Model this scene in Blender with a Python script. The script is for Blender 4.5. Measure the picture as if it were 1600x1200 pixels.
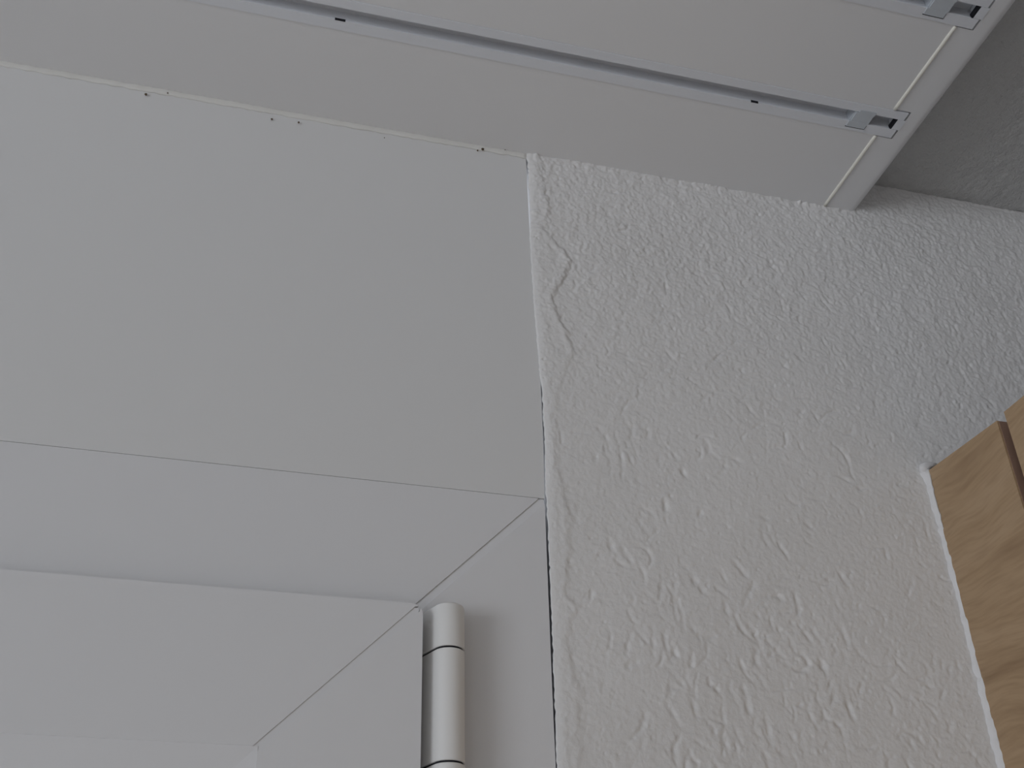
import bpy, bmesh, math, random
import numpy as np
from mathutils import Matrix, Vector

scene = bpy.context.scene
for o in list(bpy.data.objects):
    bpy.data.objects.remove(o)
C = scene.collection
random.seed(7)
rng = np.random.default_rng(11)

# ------------------------------------------------------------------ camera
cam_data = bpy.data.cameras.new('camera')
cam = bpy.data.objects.new('camera', cam_data)
C.objects.link(cam)
cam_data.sensor_width = 36.0
cam_data.lens = 40.5
cam_data.clip_start = 0.02
RIGHT = Vector((0.963403, -0.266709, -0.026867))
DOWN = Vector((0.125967, 0.538917, -0.832887))
FWD = Vector((0.236617, 0.799021, 0.552791))
cm = Matrix((RIGHT, -DOWN, -FWD)).transposed().to_4x4()
cm.translation = Vector((0.0, -0.6, 1.787))
cam.matrix_world = cm
scene.camera = cam

# ------------------------------------------------------------------ world, daylight, exposure
world = bpy.data.worlds.new('overcast_sky')
scene.world = world
world.use_nodes = True
bg = world.node_tree.nodes['Background']
bg.inputs['Color'].default_value = (0.83, 0.885, 1.0, 1)
bg.inputs['Strength'].default_value = 1.3


def area_light(name, loc, target, sx, sy, power, color):
    ld = bpy.data.lights.new(name, 'AREA')
    ld.shape = 'RECTANGLE'
    ld.size, ld.size_y = sx, sy
    ld.energy = power
    ld.color = color
    lo = bpy.data.objects.new(name, ld)
    C.objects.link(lo)
    lo.location = loc
    lo.rotation_euler = (Vector(target) - Vector(loc)).to_track_quat('-Z', 'Y').to_euler()
    return lo


# daylight entering by the window of the left wall
area_light('daylight_left_window', (-4.56, -3.30, 1.06), (0.0, -3.30, 1.06), 2.2, 1.76, 78.0, (0.885, 0.925, 1.0))

scene.view_settings.view_transform = 'Standard'
scene.view_settings.look = 'None'
scene.view_settings.gamma = 1.0
scene.view_settings.use_curve_mapping = False
scene.view_settings.exposure = -0.03


# ------------------------------------------------------------------ materials
def new_mat(name, color, rough=0.5, spec=0.5):
    m = bpy.data.materials.new(name)
    m.use_nodes = True
    p = m.node_tree.nodes['Principled BSDF']
    p.inputs['Base Color'].default_value = (*color, 1)
    p.inputs['Roughness'].default_value = rough
    p.inputs['Specular IOR Level'].default_value = spec
    return m


def nodes(m):
    return m.node_tree.nodes, m.node_tree.links, m.node_tree.nodes['Principled BSDF']


def add_bump(m, scale, strength, dist, detail=3.0, rough=0.6):
    n, l, p = nodes(m)
    tc = n.new('ShaderNodeTexCoord')
    no = n.new('ShaderNodeTexNoise')
    no.inputs['Scale'].default_value = scale
    no.inputs['Detail'].default_value = detail
    no.inputs['Roughness'].default_value = rough
    b = n.new('ShaderNodeBump')
    b.inputs['Strength'].default_value = strength
    b.inputs['Distance'].default_value = dist
    l.new(tc.outputs['Object'], no.inputs['Vector'])
    l.new(no.outputs['Fac'], b.inputs['Height'])
    l.new(b.outputs['Normal'], p.inputs['Normal'])
    return m


def tint_noise(m, c1, c2, scale, lo=0.35, hi=0.65):
    n, l, p = nodes(m)
    tc = n.new('ShaderNodeTexCoord')
    no = n.new('ShaderNodeTexNoise')
    no.inputs['Scale'].default_value = scale
    no.inputs['Detail'].default_value = 4
    r = n.new('ShaderNodeValToRGB')
    r.color_ramp.elements[0].position = lo
    r.color_ramp.elements[0].color = (*c1, 1)
    r.color_ramp.elements[1].position = hi
    r.color_ramp.elements[1].color = (*c2, 1)
    l.new(tc.outputs['Object'], no.inputs['Vector'])
    l.new(no.outputs['Fac'], r.inputs['Fac'])
    l.new(r.outputs['Color'], p.inputs['Base Color'])
    return m


PLASTER = tint_noise(new_mat('painted_plaster', (0.8, 0.79, 0.775), 0.85, 0.25), (0.79, 0.78, 0.768), (0.82, 0.81, 0.80), 14.0)
add_bump(PLASTER, 900.0, 0.35, 0.0006, 3.0, 0.7)
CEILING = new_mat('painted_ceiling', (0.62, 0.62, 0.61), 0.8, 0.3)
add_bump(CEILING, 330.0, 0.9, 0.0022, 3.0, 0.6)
PVC = new_mat('white_pvc', (0.775, 0.775, 0.785), 0.32, 0.5)
add_bump(PVC, 600.0, 0.03, 0.0004, 2.0)
PVC_PANEL = new_mat('white_panel_foil', (0.765, 0.765, 0.762), 0.42, 0.45)
add_bump(PVC_PANEL, 500.0, 0.04, 0.0004, 2.0)
BOARD = new_mat('white_board_coating', (0.845, 0.845, 0.85), 0.45, 0.4)
add_bump(BOARD, 420.0, 0.05, 0.0004, 2.0)
TRACK = new_mat('white_track_plastic', (0.82, 0.84, 0.88), 0.35, 0.5)
CLIP = new_mat('grey_clip_plastic', (0.60, 0.64, 0.68), 0.35, 0.5)
DARK = new_mat('painted_gap_shade', (0.02, 0.02, 0.025), 0.7, 0.2)  # near-black, painted for the shade inside gaps, holes and slots
CAULK = tint_noise(new_mat('acrylic_caulk', (0.84, 0.83, 0.78), 0.5, 0.4), (0.765, 0.757, 0.722), (0.80, 0.792, 0.762), 30.0)
GLUE = new_mat('pale_glue', (0.90, 0.875, 0.79), 0.4, 0.5)
WHITE_CAULK = add_bump(new_mat('white_caulk', (0.80, 0.79, 0.79), 0.7, 0.25), 700.0, 0.3, 0.0006)
DIRT = new_mat('brown_dirt', (0.12, 0.09, 0.06), 0.9, 0.1)
HINGE = new_mat('hinge_cover_plastic', (0.83, 0.82, 0.80), 0.38, 0.5)
FLOOR = tint_noise(new_mat('light_floor', (0.5, 0.45, 0.38), 0.5, 0.4), (0.60, 0.565, 0.53), (0.68, 0.645, 0.61), 3.0)


def make_beech():
    m = new_mat('beech_wood', (0.46, 0.33, 0.22), 0.45, 0.4)
    n, l, p = nodes(m)
    tc = n.new('ShaderNodeTexCoord')
    # slow bend of the grain lines
    mp0 = n.new('ShaderNodeMapping')
    mp0.inputs['Scale'].default_value = (3.0, 9.0, 9.0)
    wob = n.new('ShaderNodeTexNoise')
    wob.inputs['Scale'].default_value = 1.0
    wob.inputs['Detail'].default_value = 2.0
    l.new(tc.outputs['Object'], mp0.inputs['Vector'])
    l.new(mp0.outputs['Vector'], wob.inputs['Vector'])
    sep = n.new('ShaderNodeSeparateXYZ')
    l.new(tc.outputs['Object'], sep.inputs['Vector'])
    mul = n.new('ShaderNodeMath'); mul.operation = 'MULTIPLY_ADD'
    mul.inputs[1].default_value = 0.040
    l.new(wob.outputs['Fac'], mul.inputs[0])
    l.new(sep.outputs['Z'], mul.inputs[2])
    comb = n.new('ShaderNodeCombineXYZ')
    ysc = n.new('ShaderNodeMath'); ysc.operation = 'MULTIPLY'
    ysc.inputs[1].default_value = 0.10
    l.new(sep.outputs['Y'], ysc.inputs[0])
    l.new(sep.outputs['X'], comb.inputs['X'])
    l.new(ysc.outputs[0], comb.inputs['Y'])
    l.new(mul.outputs[0], comb.inputs['Z'])
    # broad streaks
    s1 = n.new('ShaderNodeTexNoise')
    s1.inputs['Scale'].default_value = 55.0
    s1.inputs['Detail'].default_value = 2.0
    l.new(comb.outputs['Vector'], s1.inputs['Vector'])
    r1 = n.new('ShaderNodeValToRGB')
    e = r1.color_ramp.elements
    e[0].position = 0.30; e[0].color = (0.32, 0.205, 0.115, 1)
    e[1].position = 0.46; e[1].color = (0.44, 0.30, 0.175, 1)
    x = r1.color_ramp.elements.new(0.75); x.color = (0.48, 0.335, 0.205, 1)
    l.new(s1.outputs['Fac'], r1.inputs['Fac'])
    # fine pores
    s2 = n.new('ShaderNodeTexNoise')
    s2.inputs['Scale'].default_value = 420.0
    s2.inputs['Detail'].default_value = 2.0
    l.new(comb.outputs['Vector'], s2.inputs['Vector'])
    r2 = n.new('ShaderNodeValToRGB')
    r2.color_ramp.elements[0].position = 0.3; r2.color_ramp.elements[0].color = (0.86, 0.84, 0.82, 1)
    r2.color_ramp.elements[1].position = 0.6; r2.color_ramp.elements[1].color = (1, 1, 1, 1)
    l.new(s2.outputs['Fac'], r2.inputs['Fac'])
    mix = n.new('ShaderNodeMix'); mix.data_type = 'RGBA'; mix.blend_type = 'MULTIPLY'
    mix.inputs['Factor'].default_value = 1.0
    l.new(r1.outputs['Color'], mix.inputs['A'])
    l.new(r2.outputs['Color'], mix.inputs['B'])
    l.new(mix.outputs['Result'], p.inputs['Base Color'])
    return m


BEECH = make_beech()
DARK_EDGE = new_mat('shaded_edge_and_carcass', (0.30, 0.19, 0.14), 0.7, 0.2)  # dark brown holds the gap's shade on the filler edge; carcass shares it


def make_glass():
    m = bpy.data.materials.new('window_glass')
    m.use_nodes = True
    n, l = m.node_tree.nodes, m.node_tree.links
    n.remove(n['Principled BSDF'])
    out = n['Material Output']
    t = n.new('ShaderNodeBsdfTransparent')
    t.inputs['Color'].default_value = (0.92, 0.95, 0.94, 1)
    g = n.new('ShaderNodeBsdfGlossy')
    g.inputs['Roughness'].default_value = 0.02
    mx = n.new('ShaderNodeMixShader')
    mx.inputs[0].default_value = 0.08
    l.new(t.outputs[0], mx.inputs[1])
    l.new(g.outputs[0], mx.inputs[2])
    l.new(mx.outputs[0], out.inputs['Surface'])
    return m


GLASS = make_glass()


# ------------------------------------------------------------------ helpers
def link_mesh(name, me, mat, parent=None):
    o = bpy.data.objects.new(name, me)
    C.objects.link(o)
    if mat is not None:
        me.materials.append(mat)
    if parent is not None:
        o.parent = parent
        o.matrix_parent_inverse = parent.matrix_world.inverted()
    return o


def obj(name, bm, mat, parent=None, smooth=False, bevel=0.0, seg=2):
    if bevel > 0:
        bmesh.ops.bevel(bm, geom=[e for e in bm.edges if len(e.link_faces) == 2 and e.calc_face_angle(0) > 0.6],
                        offset=bevel, segments=seg, affect='EDGES', profile=0.6)
    bmesh.ops.recalc_face_normals(bm, faces=bm.faces)
    me = bpy.data.meshes.new(name)
    if smooth:
        for f in bm.faces:
            f.smooth = True
    bm.to_mesh(me)
    bm.free()
    o = link_mesh(name, me, mat, parent)
    return o


def empty(name, loc):
    o = bpy.data.objects.new(name, None)
    o.empty_display_size = 0.05
    o.location = loc
    C.objects.link(o)
    bpy.context.view_layer.update()
    return o


def tag(o, label=None, cat=None, group=None, kind=None):
    for k, v in (('label', label), ('category', cat), ('group', group), ('kind', kind)):
        if v:
            o[k] = v
    return o


def box(bm, x0, x1, y0, y1, z0, z1):
    vs = [bm.verts.new((x, y, z)) for x in (x0, x1) for y in (y0, y1) for z in (z0, z1)]
    for f in ((0, 1, 3, 2), (4, 6, 7, 5), (0, 4, 5, 1), (2, 3, 7, 6), (0, 2, 6, 4), (1, 5, 7, 3)):
        bm.faces.new([vs[i] for i in f])
    return vs


def BX(*boxes):
    bm = bmesh.new()
    for b in boxes:
        box(bm, *b)
    return bm


def extrude_poly(pts, axis, a, b):
    """pts: closed outline in the two other axes (in x,y,z order), extruded along axis from a to b"""
    bm = bmesh.new()

    def P(p, t):
        c = list(p)
        c.insert(axis, t)
        return c
    v0 = [bm.verts.new(P(p, a)) for p in pts]
    v1 = [bm.verts.new(P(p, b)) for p in pts]
    n = len(pts)
    bm.faces.new(v0)
    bm.faces.new(v1[::-1])
    for i in range(n):
        bm.faces.new((v0[i], v1[i], v1[(i + 1) % n], v0[(i + 1) % n]))
    return bm


def bead(path, radii, nseg=8, flat=1.0, normal=(0, -1, 0)):
    """irregular tube along a path; 'flat' squeezes it along 'normal'"""
    bm = bmesh.new()
    nrm = Vector(normal)
    rings = []
    for i, p in enumerate(path):
        p = Vector(p)
        t = (Vector(path[min(i + 1, len(path) - 1)]) - Vector(path[max(i - 1, 0)])).normalized()
        s = t.cross(nrm).normalized()
        r = radii[i]
        rings.append([bm.verts.new(p + s * (r * math.cos(a)) + nrm * (r * flat * math.sin(a)))
                      for a in (2 * math.pi * k / nseg for k in range(nseg))])
    for a, b in zip(rings, rings[1:]):
        for k in range(nseg):
            bm.faces.new((a[k], a[(k + 1) % nseg], b[(k + 1) % nseg], b[k]))
    bm.faces.new(rings[0])
    bm.faces.new(rings[-1][::-1])
    return bm


def lathe(profile, cx, cy, seg=48):
    """profile: list of (radius, z) from bottom to top"""
    bm = bmesh.new()
    rings = [[bm.verts.new((cx + r * math.cos(2 * math.pi * k / seg), cy + r * math.sin(2 * math.pi * k / seg), z))
              for k in range(seg)] for r, z in profile]
    for a, b in zip(rings, rings[1:]):
        for k in range(seg):
            bm.faces.new((a[k], a[(k + 1) % seg], b[(k + 1) % seg], b[k]))
    bm.faces.new(rings[0][::-1])
    bm.faces.new(rings[-1])
    return bm


def smooth_by_angle(o, deg=35):
    me = o.data
    for p in me.polygons:
        p.use_smooth = True
    bm = bmesh.new()
    bm.from_mesh(me)
    for e in bm.edges:
        if len(e.link_faces) == 2 and e.calc_face_angle(0) > math.radians(deg):
            e.smooth = False
    bm.to_mesh(me)
    bm.free()
    return o


# ------------------------------------------------------------------ measures (metres)
CEIL = 2.450          # ceiling
BOT = 2.4144          # underside of the curtain board
WR = 0.83             # right wall
WL = -4.60            # left wall
WB = -5.20            # back wall
WX0 = -0.90           # left end of the window
PAN_TOP, PAN_BOT = 2.4124, 2.1199
BX1 = 0.4762           # right end of the curtain board
TILT = 0.0045          # the board hangs a little lower to the left
FR_EDGE = [(1.90, 0.1951), (1.957, 0.1951), (2.029, 0.1955), (2.089, 0.1957), (2.120, 0.1962), (2.156, 0.1970),
           (2.205, 0.1972), (2.220, 0.1970), (2.268, 0.1955), (2.3315, 0.1946), (2.4128, 0.1943)]


def frame_edge(z):
    return np.interp(z, [p[0] for p in FR_EDGE], [p[1] for p in FR_EDGE])


STROKES = [
  [(0.332, 2.081), (0.327, 2.071), (0.32, 2.059)],
  [(0.314, 2.055), (0.317, 2.046), (0.325, 2.038), (0.328, 2.036)],
  [(0.357, 2.079), (0.358, 2.066), (0.358, 2.051)],
  [(0.284, 2.084), (0.289, 2.075), (0.294, 2.067)],
  [(0.236, 2.088), (0.242, 2.081), (0.253, 2.078)],
  [(0.244, 2.089), (0.252, 2.079)],
  [(0.277, 2.071), (0.275, 2.06), (0.275, 2.046)],
  [(0.257, 2.063), (0.265, 2.058), (0.269, 2.076)],
  [(0.247, 2.041), (0.243, 2.031), (0.241, 2.023)],
  [(0.248, 2.04), (0.255, 2.031)],
  [(0.313, 2.027), (0.316, 2.018), (0.323, 2.009)],
  [(0.337, 2.03), (0.35, 2.022), (0.358, 2.025), (0.357, 2.031), (0.35, 2.039)],
  [(0.358, 2.046), (0.364, 2.05), (0.369, 2.042), (0.372, 2.038)],
  [(0.292, 2.01), (0.297, 2.005), (0.299, 1.999)],
  [(0.313, 2.01), (0.315, 1.993)],
  [(0.325, 1.993), (0.325, 1.977)],
  [(0.338, 1.984), (0.342, 1.978)],
  [(0.385, 2.053), (0.388, 2.043), (0.387, 2.039)],
  [(0.379, 2.011), (0.383, 1.992)],
  [(0.263, 1.996), (0.269, 1.985), (0.273, 1.98)],
  [(0.28, 1.997), (0.281, 1.99), (0.286, 1.991)],
  [(0.271, 1.972), (0.275, 1.966)],
  [(0.303, 1.976), (0.304, 1.966)],
  [(0.319, 1.973), (0.324, 1.964)],
  [(0.265, 1.974), (0.265, 1.961)],
  [(0.282, 2.045), (0.292, 2.038), (0.301, 2.033)],
  [(0.279, 2.05), (0.279, 2.04)],
  [(0.308, 2.063), (0.31, 2.052)],
  [(0.283, 2.027), (0.281, 2.019)],
  [(0.24, 2.015), (0.244, 2.018), (0.251, 2.02)],
  [(0.318, 2.09), (0.324, 2.083), (0.328, 2.079)],
  [(0.329, 2.042), (0.337, 2.036), (0.342, 2.029)],
  [(0.367, 2.031), (0.37, 2.02)],
  [(0.304, 2.071), (0.312, 2.066)],
  [(0.266, 2.038), (0.267, 2.026)],
  [(0.269, 2.033), (0.273, 2.024)],
  [(0.326, 2.033), (0.324, 2.026), (0.326, 2.022)],
  [(0.337, 2.058), (0.339, 2.046)],
  [(0.328, 2.057), (0.331, 2.054)],
  [(0.338, 2.068), (0.345, 2.069), (0.349, 2.066)],
  [(0.234, 2.03), (0.24, 2.033)],
  [(0.218, 2.058), (0.222, 2.06), (0.221, 2.054)],
  [(0.296, 1.98), (0.298, 1.969)],
  [(0.28, 2.334), (0.295, 2.342)],
  [(0.26, 2.348), (0.273, 2.354)],
  [(0.249, 2.385), (0.264, 2.389), (0.276, 2.392)],
  [(0.284, 2.279), (0.299, 2.284), (0.318, 2.292)],
  [(0.311, 2.323), (0.329, 2.319)],
  [(0.37, 2.354), (0.385, 2.346), (0.392, 2.332)],
  [(0.385, 2.348), (0.388, 2.337)],
  [(0.422, 2.319), (0.43, 2.304)],
  [(0.425, 2.321), (0.433, 2.31)],
  [(0.388, 2.319), (0.389, 2.297)],
  [(0.288, 2.248), (0.295, 2.239)],
  [(0.284, 2.228), (0.29, 2.232)],
  [(0.323, 2.24), (0.332, 2.25)],
  [(0.296, 2.311), (0.296, 2.296)],
  [(0.286, 2.33), (0.294, 2.334)],
  [(0.285, 2.269), (0.295, 2.275)],
  [(0.324, 2.284), (0.337, 2.291)],
  [(0.296, 2.269), (0.298, 2.264)],
  [(0.336, 2.348), (0.334, 2.334)],
  [(0.32, 2.333), (0.322, 2.337), (0.328, 2.338)],
  [(0.373, 2.296), (0.383, 2.291), (0.392, 2.285)],
  [(0.265, 2.337), (0.279, 2.333)],
  [(0.235, 2.306), (0.243, 2.311)],
  [(0.255, 2.267), (0.261, 2.269)],
  [(0.325, 2.323), (0.331, 2.312)],
  [(0.239, 2.171), (0.241, 2.161), (0.241, 2.147)],
  [(0.246, 2.172), (0.249, 2.159), (0.248, 2.137)],
  [(0.238, 2.165), (0.239, 2.154)],
  [(0.254, 2.16), (0.257, 2.149)],
  [(0.266, 2.211), (0.266, 2.205), (0.258, 2.199), (0.253, 2.191), (0.254, 2.185)],
  [(0.236, 2.098), (0.238, 2.089), (0.244, 2.082)],
  [(0.24, 2.098), (0.251, 2.081)],
  [(0.276, 2.129), (0.276, 2.118)],
  [(0.296, 2.116), (0.301, 2.123)],
  [(0.291, 2.153), (0.293, 2.145)],
  [(0.231, 2.158), (0.232, 2.15)],
  [(0.215, 2.108), (0.217, 2.105)],
  [(0.281, 2.163), (0.283, 2.158)],
  [(0.209, 2.17), (0.209, 2.16)],
  [(0.259, 2.163), (0.261, 2.156)],
  [(0.284, 2.084), (0.291, 2.077)],
  [(0.286, 2.083), (0.292, 2.072), (0.298, 2.065)],
  [(0.323, 2.207), (0.334, 2.194)],
  [(0.346, 2.19), (0.355, 2.195)],
  [(0.371, 2.194), (0.37, 2.181), (0.363, 2.176)],
  [(0.38, 2.184), (0.383, 2.175)],
  [(0.398, 2.208), (0.4, 2.204), (0.409, 2.212), (0.423, 2.216)],
  [(0.404, 2.19), (0.415, 2.178), (0.417, 2.163)],
  [(0.351, 2.107), (0.358, 2.095)],
  [(0.315, 2.172), (0.32, 2.171)],
  [(0.418, 2.153), (0.426, 2.154)],
  [(0.312, 2.208), (0.318, 2.213), (0.318, 2.204)],
  [(0.383, 2.206), (0.389, 2.212)],
  [(0.285, 2.163), (0.289, 2.159)],
  [(0.342, 2.124), (0.348, 2.122)],
  [(0.395, 2.212), (0.4, 2.202)],
  [(0.29, 2.152), (0.292, 2.146)],
  [(0.391, 2.09), (0.397, 2.079)],
]
SPECKS = [(-0.0810, 2.4038, 0.0011), (-0.0671, 2.4089, 0.0006), (0.0056, 2.4015, 0.0009), (0.0244, 2.4030, 0.0009), (0.1565, 2.4070, 0.0008), (0.1604, 2.4093, 0.0013), (0.0864, 2.4030, 0.0005), (0.1778, 2.4129, 0.0005)]



# ------------------------------------------------------------------ plaster wall with its trowelled relief
def fft_blur(a, s):
    fy = np.fft.fftfreq(a.shape[0])[:, None]
    fx = np.fft.rfftfreq(a.shape[1])[None, :]
    return np.fft.irfft2(np.fft.rfft2(a) * np.exp(-2 * (np.pi * s) ** 2 * (fx ** 2 + fy ** 2)), s=a.shape)


def noise(shape, s):
    n = fft_blur(rng.standard_normal(shape), s)
    return n / n.std()


HX0, HX1, HZ0, HZ1 = 0.1955, 0.74, 1.915, 2.4500
CELL = 0.0006
NX = int((HX1 - HX0) / CELL) + 1
NZ = int((HZ1 - HZ0) / CELL) + 1
gx = np.linspace(HX0, HX1, NX)
gz = np.linspace(HZ0, HZ1, NZ)
GX, GZ = np.meshgrid(gx, gz)


def stamp(A, x, z, r, v):
    """keep the larger of the field and a soft disc"""
    R = 2.6 * r
    i0, i1 = np.searchsorted(gx, (x - R, x + R))
    j0, j1 = np.searchsorted(gz, (z - R, z + R))
    if i1 <= i0 or j1 <= j0:
        return
    d2 = ((gx[i0:i1] - x) ** 2)[None, :] + ((gz[j0:j1] - z) ** 2)[:, None]
    np.maximum(A[j0:j1, i0:i1], v * np.exp(-(d2 / (r * r)) ** 1.3), out=A[j0:j1, i0:i1])


def smooth_path(pts, step=0.0007):
    pts = np.array(pts, float)
    if len(pts) > 2:                                      # Catmull-Rom
        P = np.vstack([2 * pts[0] - pts[1], pts, 2 * pts[-1] - pts[-2]])
        out = []
        for i in range(1, len(P) - 2):
            n = max(3, int(np.hypot(*(P[i + 1] - P[i])) / step))
            t = np.linspace(0, 1, n, endpoint=False)[:, None]
            out.append(0.5 * (2 * P[i] + (P[i + 1] - P[i - 1]) * t + (2 * P[i - 1] - 5 * P[i] + 4 * P[i + 1] - P[i + 2]) * t ** 2
                              + (3 * P[i] - P[i - 1] - 3 * P[i + 1] + P[i + 2]) * t ** 3))
        return np.vstack(out)
    n = max(3, int(np.hypot(*(pts[1] - pts[0])) / step))
    t = np.linspace(0, 1, n)[:, None]
    return pts[0] + (pts[1] - pts[0]) * t


def plaster_height():
    groove = np.zeros((NZ, NX))
    knob = np.zeros((NZ, NX))
    pit = np.zeros((NZ, NX))

    def stroke(pts, r, depth):
        p = smooth_path(pts)
        n = len(p)
        ph = [random.uniform(0.55, 1.15) for _ in range(n // 4 + 3)]
        ro = [random.uniform(0.75, 1.25) for _ in range(n // 3 + 3)]
        for k, (x, z) in enumerate(p):
            u = k / max(1, n - 1)
            taper = 0.3 + 0.7 * math.sin(math.pi * min(1, max(0, u))) ** 0.7
            f = k / 4 - k // 4
            g = k / 3 - k // 3
            dj = ph[k // 4] * (1 - f) + ph[k // 4 + 1] * f
            rj = ro[k // 3] * (1 - g) + ro[k // 3 + 1] * g
            stamp(groove, x + random.gauss(0, 0.00012), z, r * (0.7 + 0.3 * taper) * rj, depth * taper * dj)
    for s in STROKES:
        z = sum(p[1] for p in s) / len(s)
        big = z < 2.13
        stroke(s, random.uniform(0.0013, 0.0019) if big else random.uniform(0.0009, 0.0013),
               random.uniform(0.75, 1.0) if big else random.uniform(0.8, 1.15))

    def dens(x, z):
        d = 0.16
        d += 0.9 * math.exp(-((x - 0.335) / 0.075) ** 2 - ((z - 2.00) / 0.055) ** 2)
        d += 0.6 * math.exp(-((x - 0.42) / 0.05) ** 2 - ((z - 2.02) / 0.05) ** 2)
        d += 0.55 * math.exp(-((z - 2.32) / 0.05) ** 2) * (1 if x > 0.25 else 0.3)
        d += 0.7 * math.exp(-((x - 0.47) / 0.08) ** 2 - ((z - 2.24) / 0.06) ** 2)
        if x < 0.225:
            d *= 0.25
        return d
    n = 0
    while n < 900:
        x, z = random.uniform(HX0 + 0.004, HX1), random.uniform(HZ0, HZ1)
        if random.random() > dens(x, z):
            continue
        n += 1
        high = z > 2.2
        L = random.uniform(0.004, 0.015) if high else random.uniform(0.006, 0.024)
        a = math.radians(random.gauss(-62, 32) if random.random() < 0.75 else random.gauss(20, 25))
        bend = random.gauss(0, 0.5)
        p = [(x, z)]
        for k in range(3):
            p.append((p[-1][0] + L / 3 * math.cos(a), p[-1][1] + L / 3 * math.sin(a)))
            a += bend
        stroke(p, random.uniform(0.0007, 0.0012) if high else random.uniform(0.0008, 0.0016), random.uniform(0.3, 0.85))
    for k in range(2600):                                   # small knobs and nodules, crowded under the board
        z = HZ1 - abs(random.gauss(0, 0.10)) if random.random() < 0.6 else random.uniform(HZ0, HZ1)
        x = random.uniform(HX0 + 0.012, HX1)
        stamp(knob, x, z, random.uniform(0.0007, 0.0021), random.uniform(0.25, 0.9))
    for k in range(1500):
        stamp(pit, random.uniform(HX0 + 0.003, HX1), random.uniform(HZ0, HZ1), random.uniform(0.0006, 0.0014), random.uniform(0.3, 1.0))
    for x, z, r, v in ((0.1990, 2.2245, 0.0010, 3.2), (0.1985, 2.2160, 0.0008, 2.4), (0.1984, 2.2095, 0.0007, 2.2), (0.1980, 2.2300, 0.0006, 1.6),
                       (0.1986, 2.3312, 0.0008, 3.0), (0.2004, 2.3300, 0.0007, 3.0), (0.1968, 2.3316, 0.0006, 2.4), (0.2082, 2.2795, 0.0009, 1.6)):
        stamp(pit, x, z, r, v)
    band = np.clip((GZ - 2.17) / 0.16, 0, 1) + 0.35 * np.clip((GX - 0.42) / 0.1, 0, 1)
    rough = np.clip(0.85 + 0.35 * noise((NZ, NX), 2.2), 0.2, 1.6)
    H = (-0.00078 * fft_blur(groove * rough, 0.9) + 0.00040 * (fft_blur(groove, 3.6) - fft_blur(groove, 1.2))
         + 0.00040 * knob * rough - 0.00045 * pit)
    n1, n2, n3 = noise((NZ, NX), 0.8), noise((NZ, NX), 1.5), noise((NZ, NX), 4.5)
    H += (0.000040 + 0.000030 * band) * n1 + (0.000068 + 0.000085 * band) * n2 + 0.000075 * n3 * (0.6 + band)
    # ragged lumps
    lump = np.clip(noise((NZ, NX), 2.8) - 0.9, 0, 1.2)
    H += 0.00022 * lump * (0.25 + band)
    # filler spread along the window frame, with a raised ragged rim
    zs = [1.90, 1.96, 2.000, 2.0296, 2.0498, 2.0571, 2.085, 2.1126, 2.135, 2.16, 2.20, 2.232, 2.2501, 2.2653, 2.2788,
          2.2948, 2.3137, 2.3265, 2.3396, 2.3593, 2.3842, 2.42]
    xs = [0.2090, 0.2100, 0.2112, 0.2053, 0.2124, 0.2060, 0.2100, 0.2115, 0.206, 0.2050, 0.2080, 0.2215, 0.2180, 0.2110, 0.2086,
          0.2177, 0.2250, 0.2160, 0.2050, 0.2103, 0.2070, 0.2045]
    hs = [0.25, 0.30, 0.42, 0.40, 0.50, 0.45, 0.50, 0.52, 0.30, 0.25, 0.20, 0.55, 0.90, 1.00, 1.00,
          1.10, 1.15, 0.90, 0.45, 0.85, 0.70, 0.50]
    wob = np.interp(gz, np.linspace(HZ0, HZ1, 150), rng.standard_normal(150) * 0.0006)
    ex = (np.interp(gz, zs, xs) + wob)[:, None]
    eh = np.interp(gz, zs, hs)[:, None]
    t = np.clip((ex + 0.0004 * noise((NZ, NX), 2.0) - GX) / np.interp(gz, [1.9, 2.12, 2.22, 2.45], [0.0052, 0.0048, 0.0036, 0.0034])[:, None] + 0.5, 0, 1)
    t = t * t * (3 - 2 * t)
    rim = np.exp(-((GX - ex + 0.003) / 0.003) ** 2)
    H += 0.00130 * eh * t * (0.7 + 0.4 * rim)
    H[:] = np.where(t > 0.9, H * 0.96, H)
    # rounded lip next to the frame, soft swell of the whole wall
    H += 0.0012 * noise((NZ, NX), 70.0) * 0.35
    # plaster squeezed against the underside of the board
    edge = np.zeros((NZ, NX))
    for k in range(90):
        stamp(edge, random.uniform(HX0, 0.472), BOT - abs(random.gauss(0, 0.0016)), random.uniform(0.0012, 0.0042), random.uniform(0.1, 0.9))
    for k in range(26):
        stamp(edge, random.choice((random.gauss(0.341, 0.006), random.gauss(0.435, 0.007))), BOT - 0.0006, random.uniform(0.0014, 0.0030), random.uniform(0.9, 1.9))
    H += 0.00085 * edge * (0.6 + 0.4 * rough)
    # crack where wall and ceiling meet
    cz = 2.4475 - 0.02 * np.clip(GX - 0.60, 0, 1) + 0.0004 * np.interp(GX, np.linspace(HX0, HX1, 90), rng.standard_normal(90))
    on = np.clip(1 - np.abs(GX - 0.612) / 0.022, 0, 1) ** 0.5
    H -= 0.0030 * on * np.exp(-((GZ - cz) / 0.0007) ** 2)
    return H


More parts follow.
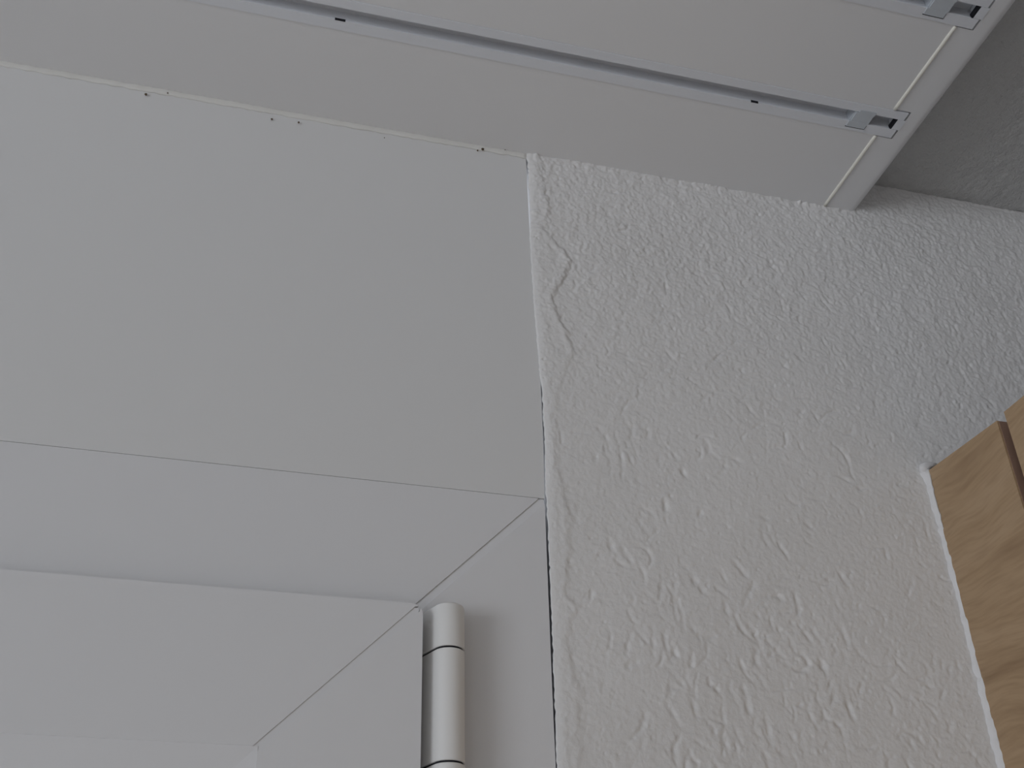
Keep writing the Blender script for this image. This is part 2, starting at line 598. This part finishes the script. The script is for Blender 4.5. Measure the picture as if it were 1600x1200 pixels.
def build_wall_front():
    H = plaster_height()
    # ragged left edge: open dark joint in places, bridged by paint in others
    zk = [1.915, 1.965, 1.985, 2.020, 2.060, 2.100, 2.118, 2.135, 2.150, 2.168, 2.185, 2.202, 2.210, 2.250, 2.300, 2.328, 2.338, 2.360, 2.385, 2.405, 2.412, 2.450]
    gk = [0.3, 0.6, 1.0, 1.25, 1.45, 1.5, 0.9, 0.5, 0.8, 0.9, 0.7, 0.8, -0.25, -0.3, -0.3, -0.2, 0.6, 0.9, 1.0, 0.9, -0.3, -0.3]
    gap = np.interp(gz, zk, gk) * 0.001
    gap += 0.00022 * np.interp(gz, np.linspace(HZ0, HZ1, 260), rng.standard_normal(260))
    left = frame_edge(gz) + gap
    left[gz > 2.413] = 0.1943
    u = np.linspace(0, 1, NX)[None, :]
    # squeeze the first 12 mm so that the edge follows the joint
    X = GX.copy()
    w = np.clip(1 - (GX - HX0) / 0.012, 0, 1)
    X += w * (left - HX0)[:, None]
    e0 = np.clip((GX - HX0) / 0.0065, 0, 1)
    e0 = 0.25 + 0.75 * (1 - (1 - e0) ** 2)
    e0[:, 0] = 0.0
    Y = -0.0002 - (0.0010 + H) * e0
    V = np.stack([X, Y, GZ], -1).reshape(-1, 3)
    idx = np.arange(NX * NZ).reshape(NZ, NX)
    # quads seen from -y
    F = np.stack([idx[:-1, :-1], idx[:-1, 1:], idx[1:, 1:], idx[1:, :-1]], -1).reshape(-1, 4)
    # left return of the plaster into the joint
    sk = np.stack([X[:, 0] + 0.0042, np.full(NZ, 0.0075), gz], -1)
    V = np.vstack([V, sk])
    si = np.arange(NZ) + NX * NZ
    F = np.vstack([F, np.stack([si[:-1], idx[:-1, 0], idx[1:, 0], si[1:]], -1)])
    nsm = len(F)
    # plain wall around it
    extra = [(HX1, WR, -0.0012, 0.10, HZ0, CEIL), (0.1950, WR, -0.0012, 0.10, 0.0, HZ0), (WX0, 0.1950, -0.0012, 0.10, 0.0, 0.83),
             (WL, WX0 - 0.001, -0.0012, 0.10, 0.0, CEIL), (WX0 - 0.001, 0.1943, -0.0012, 0.10, 2.4140, CEIL),
             (0.2015, HX1, 0.012, 0.10, HZ0, CEIL)]
    ev, ef = [], []
    base = len(V)
    for (x0, x1, y0, y1, z0, z1) in extra:
        b = base + len(ev)
        ev += [(x, y, z) for x in (x0, x1) for y in (y0, y1) for z in (z0, z1)]
        ef += [[b + i for i in f] for f in ((0, 1, 3, 2), (4, 6, 7, 5), (0, 4, 5, 1), (2, 3, 7, 6), (0, 2, 6, 4), (1, 5, 7, 3))]
    V = np.vstack([V, np.array(ev)])
    F = np.vstack([F, np.array(ef)])
    me = bpy.data.meshes.new('wall_front')
    me.vertices.add(len(V))
    me.vertices.foreach_set('co', V.astype(np.float32).ravel())
    me.loops.add(len(F) * 4)
    me.loops.foreach_set('vertex_index', F.astype(np.int32).ravel())
    me.polygons.add(len(F))
    me.polygons.foreach_set('loop_start', np.arange(0, len(F) * 4, 4, dtype=np.int32))
    sm = np.zeros(len(F), bool)
    sm[:nsm] = True
    me.polygons.foreach_set('use_smooth', sm)
    me.update(calc_edges=True)
    me.validate()
    o = link_mesh('wall_front', me, PLASTER)
    tag(o, kind='structure')
    return o


build_wall_front()

# ------------------------------------------------------------------ room shell
T = 0.12
tag(obj('floor', BX((WL - T, WR + T, WB - T, 0.12, -0.1, 0.0)), FLOOR), kind='structure')


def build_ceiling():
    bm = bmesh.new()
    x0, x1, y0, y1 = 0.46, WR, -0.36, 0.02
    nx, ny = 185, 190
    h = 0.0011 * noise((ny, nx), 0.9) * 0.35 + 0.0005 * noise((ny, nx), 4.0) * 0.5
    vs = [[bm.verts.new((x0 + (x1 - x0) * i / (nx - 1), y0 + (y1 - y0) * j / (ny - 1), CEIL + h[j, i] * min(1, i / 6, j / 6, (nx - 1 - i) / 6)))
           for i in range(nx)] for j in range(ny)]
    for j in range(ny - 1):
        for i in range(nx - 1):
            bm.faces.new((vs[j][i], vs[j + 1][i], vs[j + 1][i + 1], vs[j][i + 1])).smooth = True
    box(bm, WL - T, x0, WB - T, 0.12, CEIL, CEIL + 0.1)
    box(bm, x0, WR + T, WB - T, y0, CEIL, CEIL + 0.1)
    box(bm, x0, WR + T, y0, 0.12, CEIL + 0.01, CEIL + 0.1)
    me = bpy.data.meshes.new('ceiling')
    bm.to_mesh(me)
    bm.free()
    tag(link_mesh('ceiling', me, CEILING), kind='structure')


build_ceiling()
tag(obj('wall_right', BX((WR, WR + T, WB - T, 0.12, 0, CEIL)), PLASTER), kind='structure')
tag(obj('wall_back', BX((WL - T, WR, WB - T, WB, 0, CEIL)), PLASTER), kind='structure')
WY0, WY1, WZ0, WZ1 = -4.45, -2.15, 0.10, 2.02
tag(obj('wall_left', BX((WL - T, WL, WB, WY0, 0, CEIL), (WL - T, WL, WY1, 0.12, 0, CEIL),
                        (WL - T, WL, WY0, WY1, 0, WZ0), (WL - T, WL, WY0, WY1, WZ1, CEIL)), PLASTER), kind='structure')
w2 = tag(obj('window_2', BX((WL - 0.10, WL - 0.03, WY0, WY0 + 0.07, WZ0, WZ1), (WL - 0.10, WL - 0.03, WY1 - 0.07, WY1, WZ0, WZ1),
                            (WL - 0.10, WL - 0.03, WY0 + 0.07, WY1 - 0.07, WZ0, WZ0 + 0.07), (WL - 0.10, WL - 0.03, WY0 + 0.07, WY1 - 0.07, WZ1 - 0.07, WZ1)), PVC), kind='structure')
obj('pane', BX((WL - 0.072, WL - 0.066, WY0 + 0.07, WY1 - 0.07, WZ0 + 0.07, WZ1 - 0.07)), GLASS, w2)


# ------------------------------------------------------------------ window_1: white plastic window under the shutter box
def slab(pts, y0, y1):
    """plate in the wall plane from an (x, z) outline, y0 the face to the room"""
    bm = bmesh.new()
    a = [bm.verts.new((x, y0, z)) for x, z in pts]
    b = [bm.verts.new((x, y1, z)) for x, z in pts]
    n = len(pts)
    bm.faces.new(a)
    bm.faces.new(b[::-1])
    for i in range(n):
        bm.faces.new((a[i], b[i], b[(i + 1) % n], a[(i + 1) % n]))
    return bm


win = tag(empty('window_1', (-0.35, 0.0, 0.84)), kind='structure')
FT, FB = 2.1198, 0.84                      # outer frame, top and bottom
FI = 0.078                                 # visible + covered width of the frame
WX1 = 0.1958
G = 0.0024                                 # half width of the weld groove at a mitre
e = G * math.sqrt(2)


def mitre_frame(x0, x1, z0, z1, w, yf, yb, names, parent, mat, right_edge=None, bev=0.0006):
    """four mitred rails with a shallow weld groove along each mitre"""
    ix0, ix1, iz0, iz1 = x0 + w, x1 - w, z0 + w, z1 - w
    head = [(x0 + e, z1), (x1 - e, z1), (ix1 - e, iz1), (ix0 + e, iz1)]
    jr = [(x1, z1 - e), (x1, z0 + e), (ix1, iz0 + e), (ix1, iz1 - e)]
    jl = [(x0, z1 - e), (ix0, iz1 - e), (ix0, iz0 + e), (x0, z0 + e)]
    foot = [(x0 + e, z0), (ix0 + e, iz0), (ix1 - e, iz0), (x1 - e, z0)]
    if right_edge:
        jr = [(right_edge(z), z) for z in np.linspace(z1 - e, z0 + e, 12)] + [(ix1, iz0 + e), (ix1, iz1 - e)]
    out = []
    for nm, pts in zip(names, (head, jr, jl, foot)):
        out.append(obj(nm, slab(pts, yf, yb), mat, parent, bevel=bev, seg=2))
    # weld beads, a hair below the faces
    for (xa, za, xb, zb_) in ((x1, z1, ix1, iz1), (x0, z1, ix0, iz1), (x1, z0, ix1, iz0), (x0, z0, ix0, iz0)):
        sx = 1 if xa > xb else -1
        sz = 1 if za > zb_ else -1
        q = e * 1.9
        # floor of the weld groove: deep along the head rail, nearly flush along the jamb
        o_ = [((xa - sx * q, za - sz * 0.0001), 0.0013), ((xa - sx * 0.0001, za - sz * 0.0001), 0.0006), ((xa - sx * 0.0001, za - sz * q), 0.0001),
              ((xb, zb_ - sz * q), 0.0001), ((xb - sx * q, zb_), 0.0013)]
        bm = bmesh.new()
        fa = [bm.verts.new((p[0], yf + dy, p[1])) for p, dy in o_]
        fb = [bm.verts.new((p[0], yb, p[1])) for p, dy in o_]
        bm.faces.new(fa)
        bm.faces.new(fb[::-1])
        for i in range(5):
            bm.faces.new((fa[i], fb[i], fb[(i + 1) % 5], fa[(i + 1) % 5]))
        obj('weld_seam', bm, mat, parent)
    return out


mitre_frame(WX0, WX1, FB, FT, FI, 0.0, 0.07, ('head_rail', 'jamb', 'jamb', 'bottom_rail'), win, PVC, right_edge=lambda z: float(frame_edge(z)) if z > 1.95 else 0.1951)

# sash, proud of the frame
SX1, SZ1 = 0.1176, 2.0368
SX0, SZ0 = WX0 + (WX1 - SX1), FB + (FT - SZ1)
SW = 0.0815                                  # flat face of the sash
SY = -0.018
sash = obj('sash', BX((SX0 + 0.01, SX0 + 0.06, -0.001, 0.05, SZ0 + 0.01, SZ1 - 0.01), (SX1 - 0.06, SX1 - 0.01, -0.001, 0.05, SZ0 + 0.01, SZ1 - 0.01),
                      (SX0 + 0.06, SX1 - 0.06, -0.001, 0.05, SZ1 - 0.06, SZ1 - 0.01), (SX0 + 0.06, SX1 - 0.06, -0.001, 0.05, SZ0 + 0.01, SZ0 + 0.06)), PVC, win)


def sash_rails():
    R = 0.0065
    x0, x1, z0, z1, w = SX0, SX1, SZ0, SZ1, SW
    ix0, ix1, iz0, iz1 = x0 + w, x1 - w, z0 + w, z1 - w
    c45 = R * (1 - math.sqrt(0.5))

    def arc(cx, cz, a0, a1, n=6):
        return [(cx + R * math.cos(math.radians(a0 + (a1 - a0) * k / n)), cz + R * math.sin(math.radians(a0 + (a1 - a0) * k / n))) for k in range(n + 1)]
    h = e * 0.75
    head = [(ix0 + h, iz1)] + [(x - 0, z) for x, z in arc(x0 + R, z1 - R, 135, 90)] + arc(x1 - R, z1 - R, 90, 45) + [(ix1 - h, iz1)]
    right = [(ix1, iz1 - h)] + [(x, z) for x, z in arc(x1 - R, z1 - R, 45, 0)] + arc(x1 - R, z0 + R, 0, -45) + [(ix1, iz0 + h)]
    left = [(ix0, iz0 + h)] + arc(x0 + R, z0 + R, 225, 180) + arc(x0 + R, z1 - R, 180, 135) + [(ix0, iz1 - h)]
    foot = [(ix1 - h, iz0)] + arc(x1 - R, z0 + R, -45, -90) + arc(x0 + R, z0 + R, 270, 225) + [(ix0 + h, iz0)]
    # pull the mitred ends apart by the groove
    def shift(pts, dx, dz):
        return [(x + dx, z + dz) for x, z in pts]
    hh = shift(head, 0, 0)
    n = len(hh)
    for i in range(n):
        x, z = hh[i]
        if i == n - 2:
            hh[i] = (x - h, z)
        if i == 1:
            hh[i] = (x + h, z)
    rr = list(right)
    rr[1] = (rr[1][0], rr[1][1] - h)
    obj('rail', slab(hh, SY, 0.0), PVC, sash, bevel=0.0016, seg=3)
    obj('rail', slab(foot, SY, 0.0), PVC, sash, bevel=0.0016, seg=3)
    obj('stile', slab(rr, SY, 0.0), PVC, sash, bevel=0.0016, seg=3)
    obj('stile', slab(left, SY, 0.0), PVC, sash, bevel=0.0016, seg=3)
    for (xa, za, xb, zb_) in ((x1, z1, ix1, iz1), (x0, z1, ix0, iz1), (x1, z0, ix1, iz0), (x0, z0, ix0, iz0)):
        sx = 1 if xa > xb else -1
        sz = 1 if za > zb_ else -1
        k = c45 + 0.0005
        q = h * 1.9
        bm = slab([(xa - sx * (k + q), za - sz * k), (xa - sx * k, za - sz * k), (xa - sx * k, za - sz * (k + q)), (xb, zb_ - sz * q), (xb, zb_), (xb - sx * q, zb_)], SY + 0.0006, 0.0)
        obj('weld_seam', bm, PVC, sash)
    # sloping glazing lip inside the flat faces
    d, s = 0.030, 0.0035
    jx0, jx1, jz0, jz1 = ix0 + d, ix1 - d, iz0 + d, iz1 - d
    for nm, q in (('glazing_lip', [(ix0, iz1), (ix1, iz1), (jx1, jz1), (jx0, jz1)]), ('glazing_lip', [(ix1, iz1), (ix1, iz0), (jx1, jz0), (jx1, jz1)]),
                  ('glazing_lip', [(ix1, iz0), (ix0, iz0), (jx0, jz0), (jx1, jz0)]), ('glazing_lip', [(ix0, iz0), (ix0, iz1), (jx0, jz1), (jx0, jz0)])):
        bm = bmesh.new()
        ys = (SY + 0.0003, SY + 0.0003, SY + s, SY + s)
        a = [bm.verts.new((x, y, z)) for (x, z), y in zip(q, ys)]
        b = [bm.verts.new((x, 0.02, z)) for (x, z) in q]
        bm.faces.new(a)
        bm.faces.new(b[::-1])
        for i in range(4):
            bm.faces.new((a[i], b[i], b[(i + 1) % 4], a[(i + 1) % 4]))
        obj(nm, bm, PVC, sash)
    obj('pane', BX((jx0 - 0.008, jx1 + 0.008, 0.004, 0.010, jz0 - 0.008, jz1 + 0.008)), GLASS, sash)


sash_rails()


def hinge_section(inset):
    """plan outline of a hinge sleeve: round front, left flank running back behind the sash edge"""
    cx, cy, r = 0.1332, -0.0125, 0.0087 - inset
    a0 = -158.0
    pts = []
    p0 = Vector((cx + r * math.cos(math.radians(a0)), cy + r * math.sin(math.radians(a0))))
    d = Vector((math.sin(math.radians(a0)), -math.cos(math.radians(a0))))      # tangent, to the left and back
    end = p0 + d * 0.0165
    pts.append((end.x + inset * 0.5, end.y))
    n = 30
    for k in range(n + 1):
        a = math.radians(a0 + (213.0) * k / n)
        pts.append((cx + r * math.cos(a), cy + r * math.sin(a)))
    pts.append((cx + r * 0.55, -0.001))
    pts.append((end.x + inset * 0.5, -0.001))
    return pts


def sleeve(name, layers, mat, parent):
    """layers: (z, inset) from bottom to top"""
    bm = bmesh.new()
    rings = [[bm.verts.new((x, y, z)) for x, y in hinge_section(i)] for z, i in layers]
    n = len(rings[0])
    for a, b in zip(rings, rings[1:]):
        for k in range(n):
            bm.faces.new((a[k], a[(k + 1) % n], b[(k + 1) % n], b[k]))
    bm.faces.new(rings[0][::-1])
    bm.faces.new(rings[-1])
    return smooth_by_angle(obj(name, bm, mat, parent))


def hinge(zt):
    zr1, zr2 = zt - 0.0258, zt - 0.0866
    g = 0.0006
    c = 0.0003
    hb = sleeve('hinge', [(zr2 + g, c), (zr2 + g + c, 0), (zr1 - g - c, 0), (zr1 - g, c)], HINGE, win)
    sleeve('hinge_cap', [(zr1 + g, c), (zr1 + g + c, 0), (zt - 0.0022, 0), (zt - 0.0008, 0.0005), (zt - 0.0001, 0.0016)], HINGE, hb)
    sleeve('hinge_cap', [(zr2 - 0.0258, 0.0016), (zr2 - 0.0250, 0.0005), (zr2 - 0.0236, 0), (zr2 - g - c, 0), (zr2 - g, c)], HINGE, hb)
    for z in (zr1, zr2):
        o = sleeve('hinge_ring', [(z - 0.0012, 0.0010), (z + 0.0012, 0.0010)], DARK, hb)
        o['label'] = 'thin dark ring painted as the gap between hinge sleeves'


hinge(2.0385)
hinge(SZ0 + 0.11)

# ------------------------------------------------------------------ roller shutter box cover above the window
zz = list(np.linspace(PAN_BOT + 0.00022, PAN_TOP, 24))
cover = slab([(WX0, PAN_BOT + 0.00022)] + [(float(frame_edge(z)), z) for z in zz] + [(WX0, PAN_TOP - (BX1 - WX0 - 0.28) * TILT)], 0.0, 0.02)
cov = obj('shutter_box_cover', cover, PVC_PANEL, bevel=0.0003, seg=1)
tag(cov, 'large smooth white roller shutter box cover above the window, left of rough plaster', 'shutter box')

# caulk bead between the cover and the curtain board, with a few dirt specks
pth, rad = [], []
x = WX0
while x < 0.1965:
    pth.append((x, -0.0002 + random.uniform(-0.0002, 0.0002), BOT - 0.0018 + (x - BX1) * TILT + random.uniform(-0.0002, 0.0002)))
    rad.append(0.0027 + random.uniform(-0.0005, 0.0005))
    x += 0.004
cb = obj('caulk_bead', bead(pth, rad, 14, 0.34), CAULK, smooth=True)
tag(cb, 'cream caulk bead along the joint of shutter box cover and curtain board', 'sealant')


def speck(x, z, r):
    bm = bmesh.new()
    bmesh.ops.create_icosphere(bm, subdivisions=2, radius=r)
    for v in bm.verts:
        v.co.x *= 0.8
        v.co.y *= 0.5
        v.co += Vector((x, -0.0012, z)) + Vector([random.uniform(-0.15, 0.15) * r for _ in range(3)])
    o = obj('dirt_speck', bm, DIRT, cb, smooth=True)
    return o


for sx_, sz_, sr in SPECKS:
    speck(sx_, sz_, sr)


# ------------------------------------------------------------------ curtain board with two inset tracks
BX0, BF = WX0 - 0.25, -0.262
SEAM = 0.4450
TRK = [(-0.1074, -0.0822), (-0.2118, -0.1866)]      # outer edges of each track
TEND = 0.4572
board = tag(empty('curtain_board', (BX1, -0.13, BOT)), 'white curtain board with two inset tracks under the ceiling', 'curtain board')
GD = 0.011                                            # groove depth


def groove_outline(extra):
    pts = [(BF, BOT)]
    for (a, b) in sorted(TRK):
        pts += [(a - extra, BOT), (a - extra, BOT + GD), (b + extra, BOT + GD), (b + extra, BOT)]
    pts += [(-0.0004, BOT), (-0.0004, CEIL - 0.0005), (BF, CEIL - 0.0005)]
    return pts


obj('board_panel', extrude_poly(groove_outline(0.00015), 0, BX0, SEAM - 0.0002), BOARD, board)


def end_strip():
    prof = groove_outline(0.0011)
    bm = extrude_poly(prof, 0, SEAM + 0.0002, TEND + 0.0019)
    R = 0.0085
    pts = [(TEND + 0.0019, BOT)]
    for k in range(9):
        a = math.radians(-90 + 90 * k / 8)
        pts.append((BX1 - R + R * math.cos(a), BOT + R + R * math.sin(a)))
    pts += [(BX1, CEIL - 0.0005), (TEND + 0.0019, CEIL - 0.0005)]
    b2 = extrude_poly([(p[0], p[1]) for p in pts], 1, BF, -0.0004)
    tmp = bpy.data.meshes.new('tmp')
    b2.to_mesh(tmp)
    b2.free()
    bm.from_mesh(tmp)
    bpy.data.meshes.remove(tmp)
    o = obj('end_strip', bm, BOARD, board)
    smooth_by_angle(o, 30)


end_strip()
# glue line standing a little proud in the seam, broken where the tracks cross
ys = sorted([BF, TRK[1][0] - 0.0008, TRK[1][1] + 0.0008, TRK[0][0] - 0.0008, TRK[0][1] + 0.0008, -0.002])
for a, b in ((ys[0], ys[1]), (ys[2], ys[3]), (ys[4], ys[5])):
    n = 14
    s = obj('seam_bead', bead([(SEAM, a + (b - a) * i / n, BOT + 0.0001) for i in range(n + 1)], [0.00145 + random.uniform(-0.0001, 0.0001) for i in range(n + 1)], 8, 1.0, (0, 0, -1)), GLUE, board, smooth=True)
    s['label'] = 'pale glue line in the board seam'


def track(a, b, slots):
    """white C-section rail: two lips, hollow channel; a and b its outer edges in y"""
    lip_a, lip_b = 0.0070, 0.0082               # widths of the lips
    ca, cb_ = a + lip_a, b - lip_b              # channel mouth
    z0 = BOT - 0.0006
    t = 0.0013
    top = BOT + GD - 0.0002
    prof = [(a, z0), (ca, z0), (ca, z0 + t), (ca - 0.0016, z0 + t + 0.0006), (ca - 0.0016, top - 0.0012), (cb_ + 0.0012, top - 0.0012), (cb_ + 0.0012, z0 + t + 0.0006),
            (cb_, z0 + t), (cb_, z0), (b, z0), (b, top), (a, top)]
    tr = obj('curtain_track', extrude_poly(prof, 0, BX0 + 0.01, TEND), TRACK, board)
    # end stop clip with two offset lugs
    zc = BOT - 0.0011
    bm = BX((0.4175, 0.4335, ca - 0.0016, cb_ + 0.0010, z0 + 0.0006, top - 0.0016),
            (0.4172, 0.4322, cb_ - 0.0006, cb_ + 0.0046, zc, z0 + 0.0004), (0.4205, 0.4335, ca - 0.0022, ca + 0.0008, zc, z0 + 0.0004),
            (0.4185, 0.4330, ca + 0.0004, cb_ - 0.0002, zc + 0.0002, z0 + 0.002))
    c = obj('end_stop', bm, CLIP, tr, bevel=0.0002, seg=1)
    c['label'] = 'translucent grey end stop clip'
    sh = obj('clip_gap_shade', BX((0.4168, 0.4328, cb_ + 0.0046, cb_ + 0.0054, z0 - 0.00015, z0 + 0.0003), (0.4322, 0.4328, cb_ + 0.0014, cb_ + 0.0052, z0 - 0.00015, z0 + 0.0003)), DARK, tr)  # dark strips painted for the shade beside the lug
    sh['label'] = 'dark strip painted as the shaded gap around the end stop lug'
    # dark block painted as the shaded hole at the channel's end and the plug behind it
    d = obj('channel_hole_shade', BX((0.4512, 0.4526, ca - 0.0002, cb_ + 0.0002, z0 + 0.0003, z0 + 0.004)), DARK, tr)
    d['label'] = 'dark block painted as the shaded hole at the channel end'
    obj('end_plug', BX((0.4527, TEND + 0.0021, ca + 0.0002, cb_ - 0.0002, z0 + 0.0001, top - 0.002)), TRACK, tr)
    for x0, ln in slots:
        sl = obj('slot', BX((x0, x0 + ln, cb_ - 0.0001, cb_ + 0.00055, z0 - 0.0001, z0 + 0.0016)), DARK, tr)  # solid dark box painted as the slot's shaded inside
        sl['label'] = 'short dark slot in the channel edge'
    return tr


track(*TRK[0], [(0.0370, 0.0070), (0.3380, 0.0058)])
track(*TRK[1], [])

board.rotation_euler = (0.0, -TILT, 0.0)

# ------------------------------------------------------------------ beech cabinet at the right
FX = 0.4764
ZT, ZTB = 2.1722, 2.1668                     # top of the filler at the wall and at its front edge
CB = 1.42
cab = tag(empty('wall_cabinet', (0.65, -0.30, CB)), 'light beech wood wall cabinet caulked against the plaster wall', 'cabinet')
YG, YD, YE = -0.0808, -0.0892, -1.46


def panel_x(x0, x1, y0, y1, z0, zt0, zt1):
    """board facing -x whose top runs from zt0 at y0 to zt1 at y1"""
    bm = bmesh.new()
    v = [bm.verts.new(p) for p in ((x0, y0, z0), (x0, y1, z0), (x0, y1, zt1), (x0, y0, zt0), (x1, y0, z0), (x1, y1, z0), (x1, y1, zt1), (x1, y0, zt0))]
    for f in ((0, 1, 2, 3), (7, 6, 5, 4), (0, 4, 5, 1), (1, 5, 6, 2), (2, 6, 7, 3), (3, 7, 4, 0)):
        bm.faces.new([v[i] for i in f])
    return bm


fp = obj('filler_panel', panel_x(FX, FX + 0.018, -0.0035, YG, CB, ZT, ZTB), BEECH, cab, bevel=0.0005, seg=1)
obj('cabinet_door', panel_x(FX - 0.0002, FX + 0.018, YD, -0.545, CB, 2.1682, 2.1600), BEECH, cab, bevel=0.0006, seg=1)
for ya, yb_ in ((-0.548, -1.003), (-1.006, -1.460)):  # further doors out of view, added to block light on the right
    obj('cabinet_door', panel_x(FX - 0.0002, FX + 0.018, ya, yb_, CB, 2.1600, 2.1600), BEECH, cab, bevel=0.0006, seg=1)
ed = obj('filler_edge_shade', BX((FX + 0.0012, FX + 0.018, YG - 0.0006, YG + 0.0004, CB, ZTB - 0.0004)), DARK_EDGE, cab)  # thin sheet painted darker than beech for the shade inside the gap
ed['label'] = 'dark brown edge in the gap'
obj('carcass', BX((FX + 0.0185, WR - 0.002, YE, YG + 0.02, CB, 2.1600)), DARK_EDGE, cab)  # lengthened behind the added doors to block light

# caulk between the filler and the wall: a smeared ragged strip, wider towards the bottom
def smear():
    zs = np.arange(1.60, 2.1745, 0.0012)
    n = len(zs)
    kn = np.linspace(1.60, 2.1745, 170)
    wl = np.interp(zs, [1.6, 1.98, 2.03, 2.08, 2.12, 2.15, 2.168, 2.1745], [0.0036, 0.0034, 0.0026, 0.0018, 0.0014, 0.0018, 0.0030, 0.0045])
    wl = wl + 0.0006 * np.interp(zs, kn, rng.standard_normal(170))
    wr = 0.0010 + 0.0005 * np.interp(zs, kn, rng.standard_normal(170))
    wr = np.where((zs > 2.128) & (zs < 2.168), -0.0002, wr)       # open joint below the top corner
    hh = 0.0016 + 0.0005 * np.interp(zs, kn, rng.standard_normal(170))
    bm = bmesh.new()
    rings = []
    for k in range(n):
        xl, xr, h, z = FX - max(0.0008, wl[k]), FX + wr[k], max(0.0006, hh[k]), zs[k]
        prof = [(xl, 0.004), (xl, -0.0014), (xl + 0.3 * (xr - xl), -0.0022 - 0.5 * h), (xl + 0.7 * (xr - xl), -0.0026 - h), (xr, -0.0034 - h), (xr + 0.0002, 0.004)]
        rings.append([bm.verts.new((x, y, z)) for x, y in prof])
    for a, b in zip(rings, rings[1:]):
        for k in range(5):
            bm.faces.new((a[k], a[k + 1], b[k + 1], b[k])).smooth = True
    bm.faces.new(rings[0])
    bm.faces.new(rings[-1][::-1])
    # lump and tail over the top corner of the filler
    pth = [(FX - 0.0030, -0.0020, 2.1715), (FX - 0.0018, -0.0024, 2.1752), (FX + 0.0015, -0.0028, 2.1775), (FX + 0.0055, -0.0028, 2.1788), (FX + 0.0100, -0.0026, 2.1795)]
    t = bead(pth, [0.0030, 0.0036, 0.0030, 0.0018, 0.0006], 10, 0.6)
    tm = bpy.data.meshes.new('tmp')
    for f in t.faces:
        f.smooth = True
    t.to_mesh(tm)
    t.free()
    bm.from_mesh(tm)
    bpy.data.meshes.remove(tm)
    me = bpy.data.meshes.new('caulk_bead')
    bmesh.ops.recalc_face_normals(bm, faces=bm.faces)
    bm.to_mesh(me)
    bm.free()
    return link_mesh('caulk_bead', me, WHITE_CAULK)


tag(smear(), 'ragged white caulk bead between plaster wall and beech cabinet', 'sealant')
